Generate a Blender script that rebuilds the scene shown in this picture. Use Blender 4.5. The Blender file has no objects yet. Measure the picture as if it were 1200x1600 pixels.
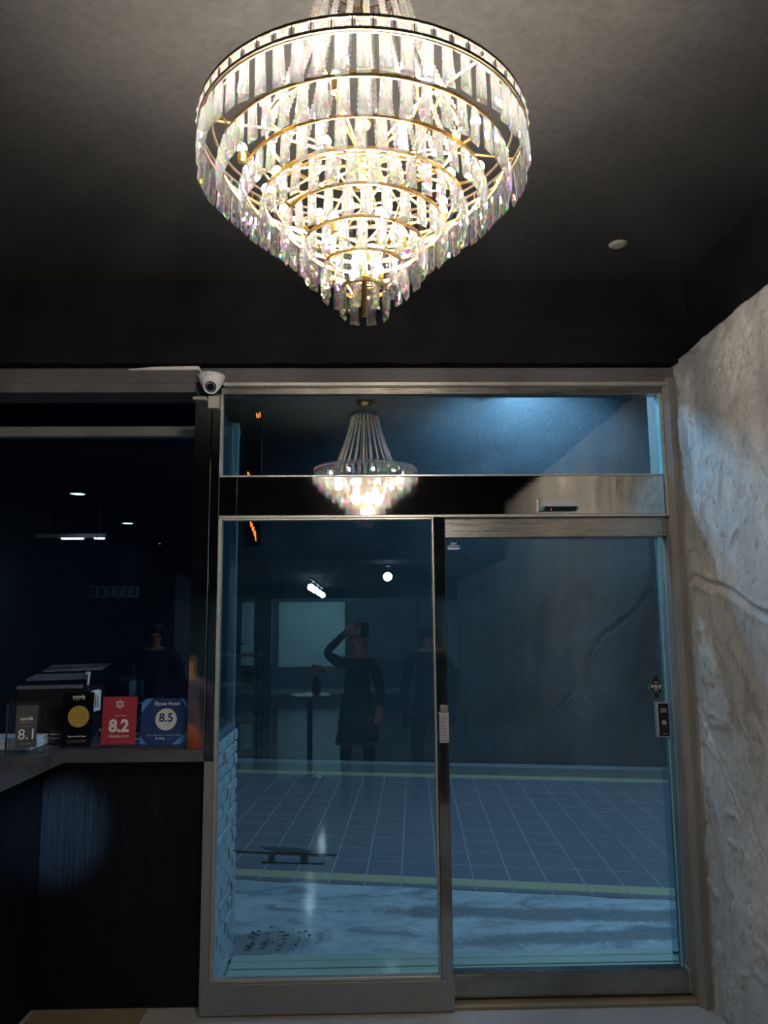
import bpy, bmesh, math, random
from mathutils import Vector, Matrix, noise
random.seed(7)
R_ = math.radians
SC = bpy.context.scene
COL = SC.collection

# ------------------------------------------------------------------ camera
cam_d = bpy.data.cameras.new('camera')
cam = bpy.data.objects.new('camera', cam_d); COL.objects.link(cam)
cam_d.sensor_fit = 'HORIZONTAL'; cam_d.sensor_width = 36.0
cam_d.lens = 36.0 * 1230.0 / 1200.0
cam_d.clip_start = 0.004
_up = Vector((-77, 8690, -1230)).normalized()
_n = Vector((-28, -175, -1230)); _n = (_n - _up * _n.dot(_up)).normalized()
_rt = _n.cross(_up)
M3 = Matrix((_rt, _n, _up))
cam.matrix_world = Matrix.Translation((0, 0, 1.65)) @ M3.to_4x4()
SC.camera = cam

# ------------------------------------------------------------------ world, exposure
w = bpy.data.worlds.new('night'); SC.world = w; w.use_nodes = True
w.node_tree.nodes['Background'].inputs[0].default_value = (0.010, 0.022, 0.06, 1)
w.node_tree.nodes['Background'].inputs[1].default_value = 0.25
SC.view_settings.view_transform = 'Standard'; SC.view_settings.look = 'None'
SC.view_settings.gamma = 1; SC.view_settings.use_curve_mapping = False
SC.view_settings.exposure = 0.0
cy = SC.cycles
cy.max_bounces = 14; cy.transmission_bounces = 12; cy.transparent_max_bounces = 24
cy.glossy_bounces = 6; cy.diffuse_bounces = 3
cy.sample_clamp_indirect = 12.0; cy.caustics_reflective = True; cy.caustics_refractive = True
cy.blur_glossy = 0.3

def lamp(name, kind, loc, power, color, target=None, **kw):
    d = bpy.data.lights.new(name, kind); d.energy = power; d.color = color
    for k, v in kw.items(): setattr(d, k, v)
    o = bpy.data.objects.new(name, d); COL.objects.link(o); o.location = loc
    if target is not None:
        o.rotation_euler = (Vector(target) - Vector(loc)).to_track_quat('-Z', 'Y').to_euler()
    return o
COLD = (0.36, 0.66, 1.0)
# street side: lamp above the entrance, wall lamp on the house opposite, far street lamp
lamp('entrance_light', 'SPOT', (0.95, 4.55, 3.3), 105, COLD, (0.85, 4.55, 0), spot_size=R_(165), spot_blend=0.6, shadow_soft_size=0.05)
lamp('opposite_wall_light', 'SPOT', (1.75, 8.25, 4.50), 230, COLD, (1.75, 8.72, 3.3), spot_size=R_(150), spot_blend=0.5, shadow_soft_size=0.06)
lamp('street_light', 'SPOT', (5.0, 5.2, 5.0), 420, (0.45, 0.68, 1.0), (1.2, 5.9, 0), spot_size=R_(75), spot_blend=0.7, shadow_soft_size=0.1)
lamp('jamb_light', 'SPOT', (0.20, 4.02, 2.90), 52, COLD, (1.49, 3.45, 1.9), spot_size=R_(100), spot_blend=0.3, shadow_soft_size=0.03)
# hotel lobby behind the camera: cold ceiling lights plus added far-wall fill spots
for lx in (-1.7, 0.0):
    lamp('lobby_wall_fill', 'SPOT', (lx, -11.2, 2.28), 150, (0.62, 0.88, 1.0), (lx, -13.4, 1.2), spot_size=R_(120), spot_blend=0.8, shadow_soft_size=0.03)
lamp('reception_light', 'SPOT', (-3.54, -1.04, 3.24), 40, (0.65, 0.86, 1.0), (-3.54, -1.04, 0), spot_size=R_(120), spot_blend=0.8, shadow_soft_size=0.03)
lamp('track_spot', 'SPOT', (.25, -1.70, 2.17), 2300, (0.32, 0.66, 1.0), (-1.385, 3.72, .735), spot_size=R_(5.2), spot_blend=1.0, shadow_soft_size=0.03)

# ------------------------------------------------------------------ node materials
MATS = {}
class NT:
    def __init__(s, name):
        s.m = bpy.data.materials.new(name); s.m.use_nodes = True; s.t = s.m.node_tree
        s.t.nodes.clear(); s.out = s.n('ShaderNodeOutputMaterial')
        s._co = None
    def n(s, typ, **kw):
        o = s.t.nodes.new(typ)
        for k, v in kw.items():
            if k.startswith('i_'):
                o.inputs[k[2:].replace('_', ' ')].default_value = v
            else: setattr(o, k, v)
        return o
    def l(s, a, b): s.t.links.new(a, b)
    def co(s, scale=(1, 1, 1), rot=(0, 0, 0)):
        if s._co is None: s._co = s.n('ShaderNodeTexCoord')
        mp = s.n('ShaderNodeMapping'); mp.inputs['Scale'].default_value = scale; mp.inputs['Rotation'].default_value = rot
        s.l(s._co.outputs['Object'], mp.inputs[0]); return mp.outputs[0]
    def noise(s, scale, detail=5, rough=.55, vec=None, dist=0):
        o = s.n('ShaderNodeTexNoise'); o.inputs['Scale'].default_value = scale; o.inputs['Detail'].default_value = detail
        o.inputs['Roughness'].default_value = rough; o.inputs['Distortion'].default_value = dist
        s.l(vec if vec is not None else s.co(), o.inputs['Vector']); return o.outputs[0]
    def ramp(s, fac, stops):
        o = s.n('ShaderNodeValToRGB'); e = o.color_ramp.elements
        while len(e) < len(stops): e.new(.5)
        for k, (p, c) in enumerate(stops):
            e[k].position = p; e[k].color = c if len(c) == 4 else (*c, 1)
        s.l(fac, o.inputs[0]); return o.outputs[0]
    def mix(s, fac, a, b):
        o = s.n('ShaderNodeMix', data_type='RGBA')
        for sock, v in ((o.inputs[0], fac), (o.inputs[6], a), (o.inputs[7], b)):
            if hasattr(v, 'links') or hasattr(v, 'is_linked'): s.l(v, sock)
            else: sock.default_value = v if not isinstance(v, tuple) else ((*v, 1) if len(v) == 3 else v)
        return o.outputs[2]
    def bump(s, h, strength=.3, dist=.01, prev=None):
        o = s.n('ShaderNodeBump'); o.inputs['Strength'].default_value = strength; o.inputs['Distance'].default_value = dist
        s.l(h, o.inputs['Height'])
        if prev is not None: s.l(prev, o.inputs['Normal'])
        return o.outputs[0]
    def bsdf(s, color=None, rough=.5, metal=0, normal=None, **kw):
        o = s.n('ShaderNodeBsdfPrincipled')
        if color is not None:
            if isinstance(color, tuple): o.inputs['Base Color'].default_value = (*color[:3], 1)
            else: s.l(color, o.inputs['Base Color'])
        if hasattr(rough, 'is_linked'): s.l(rough, o.inputs['Roughness'])
        else: o.inputs['Roughness'].default_value = rough
        o.inputs['Metallic'].default_value = metal
        for k, v in kw.items(): o.inputs[k.replace('_', ' ')].default_value = v
        if normal is not None: s.l(normal, o.inputs['Normal'])
        s.l(o.outputs[0], s.out.inputs[0]); return o

def plain(name, color, rough=.5, metal=0, var=.12, vs=30, bump=0.0, **kw):
    if name in MATS: return MATS[name]
    t = NT(name)
    f = t.noise(vs, 4)
    a = tuple(c * (1 - var) for c in color); b = tuple(min(1, c * (1 + var)) for c in color)
    c = t.ramp(f, [(.3, a), (.7, b)])
    nm = t.bump(t.noise(vs * 4, 3), bump, .002) if bump else None
    t.bsdf(c, rough, metal, nm, **kw)
    MATS[name] = t.m; return t.m

def emit(name, color, strength):
    if name in MATS: return MATS[name]
    t = NT(name); e = t.n('ShaderNodeEmission'); e.inputs[0].default_value = (*color, 1); e.inputs[1].default_value = strength
    t.l(e.outputs[0], t.out.inputs[0]); MATS[name] = t.m; return t.m

def glass_pane(name, tint, ior=1.7):
    t = NT(name)
    fr = t.n('ShaderNodeFresnel'); ge = t.n('ShaderNodeNewGeometry')      # same reflectance from either face of the sheet
    io = t.n('ShaderNodeMapRange'); io.inputs[3].default_value = ior; io.inputs[4].default_value = 1 / ior
    t.l(ge.outputs['Backfacing'], io.inputs[0]); t.l(io.outputs[0], fr.inputs['IOR'])
    tr = t.n('ShaderNodeBsdfTransparent'); tr.inputs[0].default_value = (*tint, 1)
    gl = t.n('ShaderNodeBsdfGlossy'); gl.inputs['Roughness'].default_value = 0.0; gl.inputs[0].default_value = (.86, .97, 1, 1)
    mx = t.n('ShaderNodeMixShader'); t.l(fr.outputs[0], mx.inputs[0]); t.l(tr.outputs[0], mx.inputs[1]); t.l(gl.outputs[0], mx.inputs[2])
    t.l(mx.outputs[0], t.out.inputs[0]); MATS[name] = t.m; return t.m

def crystal_mat(name='cut_crystal', clear=.20, haze=.027):
    t = NT(name)
    parts = []
    for col, ior in (((1, 0, 0), 1.534), ((0, 1, 0), 1.538), ((0, 0, 1), 1.543)):
        g = t.n('ShaderNodeBsdfGlass'); g.inputs['IOR'].default_value = ior; g.inputs['Roughness'].default_value = 0.0
        g.inputs[0].default_value = (*col, 1); parts.append(g)
    a1 = t.n('ShaderNodeAddShader'); a2 = t.n('ShaderNodeAddShader')
    t.l(parts[0].outputs[0], a1.inputs[0]); t.l(parts[1].outputs[0], a1.inputs[1])
    t.l(a1.outputs[0], a2.inputs[0]); t.l(parts[2].outputs[0], a2.inputs[1])
    tr = t.n('ShaderNodeBsdfTransparent'); tr.inputs[0].default_value = (.97, .97, .96, 1)
    m1 = t.n('ShaderNodeMixShader'); m1.inputs[0].default_value = clear
    t.l(a2.outputs[0], m1.inputs[1]); t.l(tr.outputs[0], m1.inputs[2])
    # a little haze in the pressed glass: scatters the bulbs' light
    tl = t.n('ShaderNodeBsdfTranslucent'); tl.inputs[0].default_value = (.95, .93, .88, 1)
    m2 = t.n('ShaderNodeMixShader'); m2.inputs[0].default_value = haze
    t.l(m1.outputs[0], m2.inputs[1]); t.l(tl.outputs[0], m2.inputs[2])
    t.l(m2.outputs[0], t.out.inputs[0]); return t.m

def stainless(name, color=(.58, .57, .55), rough=.12, wave=0.0, grime=.25, brush=(60, 60, 1.5)):
    t = NT(name)
    v = t.co(brush)
    f = t.noise(3, 3, .6, v)
    c = t.ramp(t.noise(4, 5), [(.3, tuple(x * (1 - grime) for x in color)), (.7, color)])
    r = t.n('ShaderNodeMapRange'); t.l(f, r.inputs[0]); r.inputs[3].default_value = rough * .6; r.inputs[4].default_value = rough * 1.5
    nm = None
    if wave: nm = t.bump(t.noise(1.6, 1, .4), wave, .02)
    nm = t.bump(f, .02, .002, nm)
    t.bsdf(c, r.outputs[0], 1.0, nm); return t.m

def stucco_mat():
    t = NT('stucco')
    big = t.noise(1.6, 7, .62, t.co((1, 1, .7)), .8)
    mid = t.noise(9, 9, .72, t.co((1, 1, .75)), 1.2)
    pit = t.noise(34, 6, .7, t.co((1, 1, .6)), 1.5)
    fine = t.noise(110, 4, .6)
    c = t.ramp(big, [(.30, (.52, .505, .49)), (.5, (.68, .665, .645)), (.70, (.80, .785, .76))])
    flaw = t.ramp(mid, [(.34, (.42, .41, .40)), (.42, (.88, .88, .88)), (.50, (.98, .98, .98)), (.60, (.86, .85, .84))])
    dots = t.ramp(pit, [(.33, (.25, .24, .23)), (.40, (.95, .95, .95)), (.6, (1, 1, 1))])
    for f, k in ((flaw, .8), (dots, .7)):
        mu = t.n('ShaderNodeMix', data_type='RGBA', blend_type='MULTIPLY'); mu.inputs[0].default_value = k
        t.l(c, mu.inputs[6]); t.l(f, mu.inputs[7]); c = mu.outputs[2]
    nm = t.bump(mid, .9, .014); nm = t.bump(pit, .9, .006, nm); nm = t.bump(fine, .3, .002, nm)
    t.bsdf(c, .75, 0, nm); return t.m

def concrete_mat(name, c0, c1, scale=5, rough=.8, bump=.4, stain=None, spec=.5):
    t = NT(name)
    f = t.noise(scale, 8, .65); g = t.noise(scale * 18, 4, .6)
    c = t.mix(f, c0, c1)
    if stain:
        s = t.ramp(t.noise(scale * .9, 7, .7, t.co((1, 2.2, 1)), 1.2), [(stain[0], stain[1]), (stain[0] + .07, (1, 1, 1))])
        mu = t.n('ShaderNodeMix', data_type='RGBA', blend_type='MULTIPLY'); mu.inputs[0].default_value = 1
        t.l(c, mu.inputs[6]); t.l(s, mu.inputs[7]); c = mu.outputs[2]
    g2 = t.ramp(g, [(.3, (.75, .75, .75)), (.7, (1.1, 1.1, 1.1))])
    mu = t.n('ShaderNodeMix', data_type='RGBA', blend_type='MULTIPLY'); mu.inputs[0].default_value = .8
    t.l(c, mu.inputs[6]); t.l(g2, mu.inputs[7])
    nm = t.bump(f, bump, .01); nm = t.bump(g, bump * .6, .002, nm)
    t.bsdf(mu.outputs[2], rough, 0, nm, Specular_IOR_Level=spec); return t.m

def wood_mat(name, c0, c1, rough=.5, axis='Z', scale=1.0, spec=.5):
    t = NT(name)
    sc = {'Z': (9, 9, .8), 'X': (.8, 9, 9), 'Y': (9, .8, 9)}[axis]
    v = t.co(tuple(a * scale for a in sc))
    f = t.noise(1.6, 7, .68, v, 2.4)
    g = t.noise(14, 4, .7, v, .3)
    c = t.mix(f, c0, c1)
    nm = t.bump(f, 1.0, .008); nm = t.bump(g, .5, .0015, nm)
    t.bsdf(c, rough, 0, nm, Specular_IOR_Level=spec); return t.m

M_CRY = crystal_mat()
M_BEADC = crystal_mat('bead_crystal', .12, .42)
M_BRASS = plain('brass', (.62, .42, .16), .25, 1, .2, 40)
M_DBRASS = plain('dark_bronze', (.16, .12, .08), .35, 1, .2, 40)
M_BULB = emit('bulb_glow', (1.0, .91, .80), 3000)
M_FILLBULB = emit('fill_bulb_glow', (1.0, .85, .66), 1200)
M_STEEL = stainless('stainless_post', (.62, .605, .58), .05, 0.0, .2)
M_MIRROR = stainless('mirror_steel', (.56, .545, .52), .035, .05, .12, (2, 60, 60))
M_RAIL = stainless('worn_steel', (.42, .385, .34), .28, 0, .35, (1.5, 60, 60))
M_RAILV = concrete_mat('worn_steel_grey', (.20, .195, .20), (.30, .29, .29), 14, .42, .04)
M_BEAD = plain('aluminium_bead', (.50, .475, .44), .38, .6, .1)
M_STUC = stucco_mat()
M_JAMB = concrete_mat('jamb_plaster', (.20, .185, .17), (.34, .31, .28), 6, .75, .5)
M_CEIL = concrete_mat('black_ceiling_paint', (.031, .031, .032), (.041, .041, .042), 2.0, .9, .12, spec=.08)
M_BLACKW = concrete_mat('black_wall_paint', (.007, .007, .009), (.014, .014, .018), 5, .9, .5, spec=.06)
M_BEAM = concrete_mat('grey_beam_paint', (.085, .082, .09), (.13, .125, .13), 8, .85, .3)
M_GL = glass_pane('tinted_glass', (.74, .86, .90), 1.75)
M_GLW = glass_pane('dark_window_glass', (.45, .55, .70), 1.8)
M_GEDGE = plain('glass_edge', (.30, .58, .60), .15, 0, .1)
M_DKWOOD = wood_mat('dark_stained_wood', (.0012, .0014, .0024), (.0065, .007, .012), .45, spec=.25)
M_TOPWOOD = wood_mat('worktop_wood', (.045, .045, .055), (.12, .12, .14), .38, 'X')
M_GRAN = concrete_mat('floor_granite', (.30, .29, .285), (.56, .54, .53), 40, .08, .012)
M_MAT = concrete_mat('tan_mat', (.20, .15, .09), (.28, .21, .13), 30, .9, .5)
M_WHITE = plain('white_plastic', (.72, .70, .72), .35, 0, .04)
M_BLK = plain('black_plastic', (.010, .010, .013), .32, 0, .2)
M_BLKG = plain('black_gloss', (.006, .006, .009), .08, 0, .1)
M_SILV = plain('silver_plastic', (.50, .51, .54), .35, .5, .08)
M_PAPER = plain('paper', (.74, .80, .86), .7, 0, .05)
M_INKW = plain('white_ink', (.80, .80, .82), .5, 0, .03)
M_INKG = plain('grey_ink', (.30, .30, .33), .5, 0, .03)
M_INKD = plain('dark_ink', (.02, .025, .07), .5, 0, .03)

# ------------------------------------------------------------------ mesh helpers
class MB:
    def __init__(s): s.b = bmesh.new()
    def box(s, lo, hi, bevel=0, rot=None, mi=0):
        lo = Vector(lo); hi = Vector(hi); c = (lo + hi) / 2; d = hi - lo
        r = bmesh.ops.create_cube(s.b, size=1)
        vs = r['verts']
        mt = Matrix.Translation(c) @ (rot.to_4x4() if rot is not None else Matrix()) @ Matrix.Diagonal((d.x, d.y, d.z, 1))
        bmesh.ops.transform(s.b, matrix=mt, verts=vs)
        fs = {f for v in vs for f in v.link_faces}
        for f in fs: f.material_index = mi
        if bevel:
            es = list({e for v in vs for e in v.link_edges})
            bmesh.ops.bevel(s.b, geom=es, offset=bevel, segments=1, affect='EDGES')
        return s
    def cyl(s, p0, p1, r0, r1=None, seg=12, cap=True):
        p0 = Vector(p0); p1 = Vector(p1); d = p1 - p0
        r1 = r0 if r1 is None else r1
        q = d.to_track_quat('Z', 'Y').to_matrix().to_4x4()
        bmesh.ops.create_cone(s.b, cap_ends=cap, segments=seg, radius1=r0, radius2=r1, depth=d.length,
                              matrix=Matrix.Translation((p0 + p1) / 2) @ q)
        return s
    def sph(s, c, r, sc=(1, 1, 1), seg=12, ring=8):
        bmesh.ops.create_uvsphere(s.b, u_segments=seg, v_segments=ring, radius=r,
                                  matrix=Matrix.Translation(c) @ Matrix.Diagonal((*sc, 1)))
        return s
    def ico(s, c, r, sub=1):
        bmesh.ops.create_icosphere(s.b, subdivisions=sub, radius=r, matrix=Matrix.Translation(c)); return s
    def lathe(s, prof, seg=24, mat=Matrix()):
        rings = []
        for r, z in prof:
            if r < 1e-6: rings.append([s.b.verts.new(mat @ Vector((0, 0, z)))])
            else: rings.append([s.b.verts.new(mat @ Vector((r * math.cos(2 * math.pi * k / seg), r * math.sin(2 * math.pi * k / seg), z))) for k in range(seg)])
        for a, b in zip(rings, rings[1:]):
            for k in range(seg):
                k2 = (k + 1) % seg
                if len(a) == 1 and len(b) == 1: continue
                if len(a) == 1: s.b.faces.new((a[0], b[k], b[k2]))
                elif len(b) == 1: s.b.faces.new((a[k], b[0], a[k2]))
                else: s.b.faces.new((a[k], b[k], b[k2], a[k2]))
        return s
    def tube(s, pts, r, seg=6, closed=False):
        pts = [Vector(p) for p in pts]; n = len(pts); rings = []
        rr = r if isinstance(r, (list, tuple)) else [r] * n
        for i, p in enumerate(pts):
            if closed: t = pts[(i + 1) % n] - pts[i - 1]
            else: t = pts[min(i + 1, n - 1)] - pts[max(i - 1, 0)]
            t.normalize()
            u = t.cross(Vector((0, 0, 1)));
            if u.length < .1: u = t.cross(Vector((1, 0, 0)))
            u.normalize(); v = u.cross(t)
            rings.append([s.b.verts.new(p + (u * math.cos(2 * math.pi * k / seg) + v * math.sin(2 * math.pi * k / seg)) * rr[i]) for k in range(seg)])
        m = n if closed else n - 1
        for i in range(m):
            a, b = rings[i], rings[(i + 1) % n]
            for k in range(seg): s.b.faces.new((a[k], a[(k + 1) % seg], b[(k + 1) % seg], b[k]))
        if not closed:
            s.b.faces.new(rings[0][::-1]); s.b.faces.new(rings[-1])
        return s
    def poly(s, pts, thick=None, mi=0):
        """pts in order (3D); extruded by the vector thick"""
        a = [s.b.verts.new(p) for p in pts]
        if thick is None: s.b.faces.new(a).material_index = mi; return s
        t = Vector(thick); b = [s.b.verts.new(Vector(p) + t) for p in pts]
        s.b.faces.new(a[::-1]).material_index = mi; s.b.faces.new(b).material_index = mi
        n = len(a)
        for k in range(n): s.b.faces.new((a[k], a[(k + 1) % n], b[(k + 1) % n], b[k])).material_index = mi
        return s
    def mesh(s, mats, smooth=False):
        bmesh.ops.recalc_face_normals(s.b, faces=s.b.faces)
        me = bpy.data.meshes.new('mesh'); s.b.to_mesh(me); s.b.free()
        for m in (mats if isinstance(mats, (list, tuple)) else [mats]): me.materials.append(m)
        if smooth:
            for p in me.polygons: p.use_smooth = True
        return me

def put(name, me, parent=None, loc=(0, 0, 0), rot=(0, 0, 0), scale=None):
    o = bpy.data.objects.new(name, me); COL.objects.link(o)
    o.parent = parent; o.location = loc; o.rotation_euler = rot
    if scale: o.scale = scale
    return o
def obj(name, mb, mats, parent=None, smooth=False, loc=(0, 0, 0), rot=(0, 0, 0)):
    return put(name, mb.mesh(mats, smooth), parent, loc, rot)
def tag(o, label, cat, group=None):
    o['label'] = label; o['category'] = cat
    if group: o['group'] = group
    return o
def thing(name, label, cat, loc=(0, 0, 0), rot=(0, 0, 0), group=None):
    return tag(put(name, None, None, loc, rot), label, cat, group)
def struct(o, label=None, cat=None):
    o['kind'] = 'structure'
    if label: o['label'] = label; o['category'] = cat or 'structure'
    return o
def sroot(name, label=None, cat=None): return struct(put(name, None), label, cat)
def text(name, body, size, mat, parent, loc, rot=(R_(90), 0, 0), bold=0.0, align='CENTER', sx=1.0):
    c = bpy.data.curves.new('lettering', 'FONT'); c.body = body; c.size = size
    c.align_x = align; c.align_y = 'CENTER'; c.extrude = .0003; c.offset = bold; c.materials.append(mat)
    c.resolution_u = 3
    o = bpy.data.objects.new(name, c); COL.objects.link(o); o.parent = parent; o.location = loc; o.rotation_euler = rot
    o.scale = (sx, 1, 1)
    return o

# ================================================================== ROOM SHELL
YD = 3.62          # front plane of the entrance frame
XR = 1.49          # face of the stucco wall
struct(obj('floor', MB().box((-4.6, -14, -.1), (XR + .0, 3.72, 0)).box((XR, -14, -.1), (3.4, -5.4, 0)), M_GRAN),
       'polished grey granite lobby floor in front of the glass doors', 'floor')
cl = MB().box((-4.7, -1.0, 3.27), (1.75, 4.4, 3.4)).box((-4.7, -14, 3.27), (-2.5, -1.0, 3.4))
struct(obj('ceiling', cl, M_CEIL), 'dark painted ceiling lit around the chandelier', 'ceiling')
struct(obj('ceiling', MB().box((-2.5, -14, 2.32), (3.4, -1.0, 3.4)), M_BLACKW), 'low black ceiling of the lobby behind the camera', 'ceiling')

# stucco wall: a displaced relief with the long crack
CRACK = [(3.66, 1.86), (3.55, 1.835), (3.42, 1.80), (3.30, 1.775), (3.16, 1.735), (3.05, 1.69), (2.9, 1.65), (2.5, 1.56), (2.1, 1.40), (1.6, 1.12), (1.1, .95), (.4, .42)]
CRACK2 = [(3.60, 1.28), (3.45, 1.12), (3.30, .98), (3.12, .80), (2.9, .6), (2.6, .25)]
def seg_d(y, z, poly):
    best = 9
    for (a, b), (c, d) in zip(poly, poly[1:]):
        dx, dz = c - a, d - b; t = max(0, min(1, ((y - a) * dx + (z - b) * dz) / (dx * dx + dz * dz)))
        best = min(best, math.hypot(y - a - t * dx, z - b - t * dz))
    return best
def wall_h(y, z):
    n1 = noise.fractal(Vector((y * 1.4, z * 1.0, 3.1)), 1.0, 2.0, 4)
    n2 = noise.fractal(Vector((y * 8 + 3 * n1, z * 6, 7.7)), 0.8, 2.0, 5)
    n3 = noise.fractal(Vector((y * 22 + 2 * n2, z * 15, 1.7)), 0.7, 2.0, 4)
    h = n1 * .009 + n2 * .0035 + (.005 if n2 > .28 else 0) - min(.007, max(0, -n3 - .55) * .03) + n3 * .0012
    d = seg_d(y + .02 * n2, z + .03 * n1, CRACK)
    wd = .016 + .006 * n2
    if d < .07: h += -.014 / (1 + math.exp((d - wd) / .0025)) + .006 * math.exp(-((d - wd - .014) / .010) ** 2)
    d = seg_d(y + .03 * n2, z + .03 * n1, CRACK2)
    if d < .07: h += (.0035 + .006 * n2) * math.exp(-(d / .012) ** 2) - (.005 + .008 * n3) * math.exp(-((d - .022) / .007) ** 2)
    return h
ys = [3.72 - i * .0085 for i in range(165)]
while ys[-1] > -5.3: ys.append(ys[-1] - (.03 if ys[-1] > 0 else .12))
ys.append(-5.4)
zs = [i * 2.88 / 300 for i in range(301)]
b = bmesh.new(); gv = []
for y in ys:
    row = []
    for z in zs: row.append(b.verts.new((XR - .004 - wall_h(y, z), y, z)))
    gv.append(row)
for a, c in zip(gv, gv[1:]):
    for k in range(len(zs) - 1): b.faces.new((a[k], a[k + 1], c[k + 1], c[k])).smooth = True
# rough top edge and back of the plaster
tb = [b.verts.new((XR + .16, y, 2.88)) for y in ys]
for i in range(len(ys) - 1): b.faces.new((gv[i][-1], tb[i], tb[i + 1], gv[i + 1][-1]))
me = bpy.data.meshes.new('mesh'); b.to_mesh(me); b.free(); me.materials.append(M_STUC)
wr = struct(put('wall_right', me), 'rough grey trowelled stucco wall with a long crack', 'wall')
obj('backing', MB().box((XR + .03, -5.4, 0), (1.72, 3.9, 2.86)), M_BLACKW, wr)
obj('upper_band', MB().box((XR + .05, -5.4, 2.885), (1.75, 3.9, 3.27)), M_BLACKW, wr)
# black wall over the entrance, rough lower lip
b = MB(); n = 160
lo = [(-4.6 + 6.2 * i / n) for i in range(n + 1)]
pr = [(x, 3.565, 2.862 + .008 * noise.fractal(Vector((x * 6, 1, 0)), 1, 2, 4)) for x in lo]
top = [(x, 3.565, 3.27) for x in lo]
va = [b.b.verts.new(p) for p in pr]; vb = [b.b.verts.new(p) for p in top]; vc = [b.b.verts.new((p[0], 3.78, p[2])) for p in pr]
for i in range(n):
    b.b.faces.new((va[i], va[i + 1], vb[i + 1], vb[i])); b.b.faces.new((va[i], vc[i], vc[i + 1], va[i + 1]))
struct(obj('wall_front', b, M_BLACKW), 'black wall above the entrance doors', 'wall')
t1 = struct(obj('trim_1', MB().box((-4.6, 3.615, 2.783), (XR, 3.80, 2.856), .004).box((-4.6, 3.615, 2.738), (-.80, 3.80, 2.783), .003), M_BEAM), 'dark grey beam running above the glass front', 'beam')
obj('cover_strip', MB().box((-.665, 3.600, 2.764), (1.452, 3.640, 2.781), .002), M_BEAD, t1)
# right door jamb
b = MB(); prev = None
for i in range(61):
    z = 2.80 * i / 60; dx = .004 * noise.noise(Vector((z * 7, 0, 3))) ; dy = .004 * noise.noise(Vector((z * 9, 5, 0)))
    ring = [b.b.verts.new(p) for p in ((1.428 + dx * .4, 3.63 + dy, z), (1.447 + dx, 3.598 + dy, z), (1.472 + dx, 3.606 + dy, z), (1.476 + dx, 3.592 + dy, z), (1.50, 3.58, z), (1.50, 3.84, z), (1.428, 3.84, z))]
    if prev:
        for k in range(7): b.b.faces.new((prev[k], prev[(k + 1) % 7], ring[(k + 1) % 7], ring[k]))
    else: b.b.faces.new(ring)
    prev = ring
b.b.faces.new(prev[::-1])
struct(obj('trim_2', b, M_JAMB), 'rough plastered jamb right of the sliding door', 'jamb')
# lobby ends behind the camera
M_PALE = plain('pale_wall', (.42, .62, .66), .8, 0, .08, 3)
M_DIM = plain('dim_wall', (.055, .10, .12), .8, 0, .1, 3)
wb = struct(obj('wall_back', MB().box((-4.7, -13.7, 0), (3.4, -13.5, 3.3)), M_DIM), 'far wall of the lobby behind the camera', 'wall')
for x0, x1, z0, z1 in ((-3.25, -2.45, .6, 2.22), (-2.28, -.55, .55, 2.22), (0.02, 1.35, .62, 2.2), (2.15, 2.6, .5, 2.25)):
    obj('wall_panel', MB().box((x0, -13.5, z0), (x1, -13.46, z1), .01), M_PALE if x0 < 0 or x0 > 2 else M_DIM, wb)
struct(obj('wall_left', MB().box((-4.75, -14, 0), (-4.6, 4.5, 3.3)), M_DIM), 'reception side wall', 'wall')
struct(obj('wall_lobby', MB().box((3.3, -14, 0), (3.4, -5.4, 3.3)).box((1.72, -5.45, 0), (3.4, -5.3, 3.3)), M_DIM), 'side wall of the deeper lobby', 'wall')
struct(obj('column', MB().box((-2.3, -9.4, 0), (-1.98, -9.1, 2.32), .006), M_PALE), 'pale lobby column', 'column')
struct(obj('column', MB().box((-2.88, -3.7, 0), (-2.52, -3.4, 3.27), .006), M_PALE), 'pale column by the reception', 'column')

# ================================================================== ENTRANCE FRONT
# steel post between reception window and doors
po = sroot('trim_3', 'brushed steel post between reception window and doors', 'post')
obj('post_face', MB().box((-.80, YD + .005, 1.1035), (-.722, 3.74, 2.72), .002), M_STEEL, po)
obj('post_return', MB().box((-.7205, YD + .014, 0.0), (-.681, 3.74, 2.735), .002), M_STEEL, po)
obj('lower_strip', MB().box((-.7215, YD + .008, 0.0), (-.682, YD + .0138, 1.05), .001), M_RAILV, po)
obj('cap_plate', MB().box((-.81, YD - .012, 2.70), (-.745, YD + .02, 2.716), .002).box((-.738, YD - .006, 2.66), (-.685, YD + .012, 2.72), .002), M_BEAD, po)
# transom window
tw = sroot('window_1', 'wide transom pane over the entrance doors reflecting the chandelier', 'window')
obj('pane', MB().box((-.675, 3.652, 2.335), (1.412, 3.662, 2.735)), M_GL, tw)
obj('top_frame', MB().box((-.68, 3.635, 2.732), (1.428, 3.70, 2.764), .002), M_RAIL, tw)
obj('sill_bead', MB().box((-.678, 3.632, 2.333), (1.412, 3.668, 2.341), .001), M_BEAD, tw)
obj('side_bead', MB().box((-.680, 3.634, 2.34), (-.672, 3.668, 2.735), .001), M_BEAD, tw)
obj('side_bead', MB().box((1.408, 3.634, 2.34), (1.416, 3.668, 2.735), .001), M_GEDGE, tw)
obj('side_stile', MB().box((1.416, 3.636, 2.14), (1.428, 3.71, 2.735), .001), M_BEAD, tw)
# mirror-polished header
hd = sroot('trim_4', 'mirror polished steel header panel above the doors', 'header')
obj('panel', MB().box((-.598, 3.640, 2.152), (1.412, 3.70, 2.333), .001), M_MIRROR, hd)
obj('end_panel', MB().box((-.679, 3.640, 2.152), (-.6005, 3.70, 2.333), .001), M_MIRROR, hd)
obj('lower_lip', MB().box((-.679, 3.630, 2.138), (1.412, 3.70, 2.151), .002), M_BEAD, hd)
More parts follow.
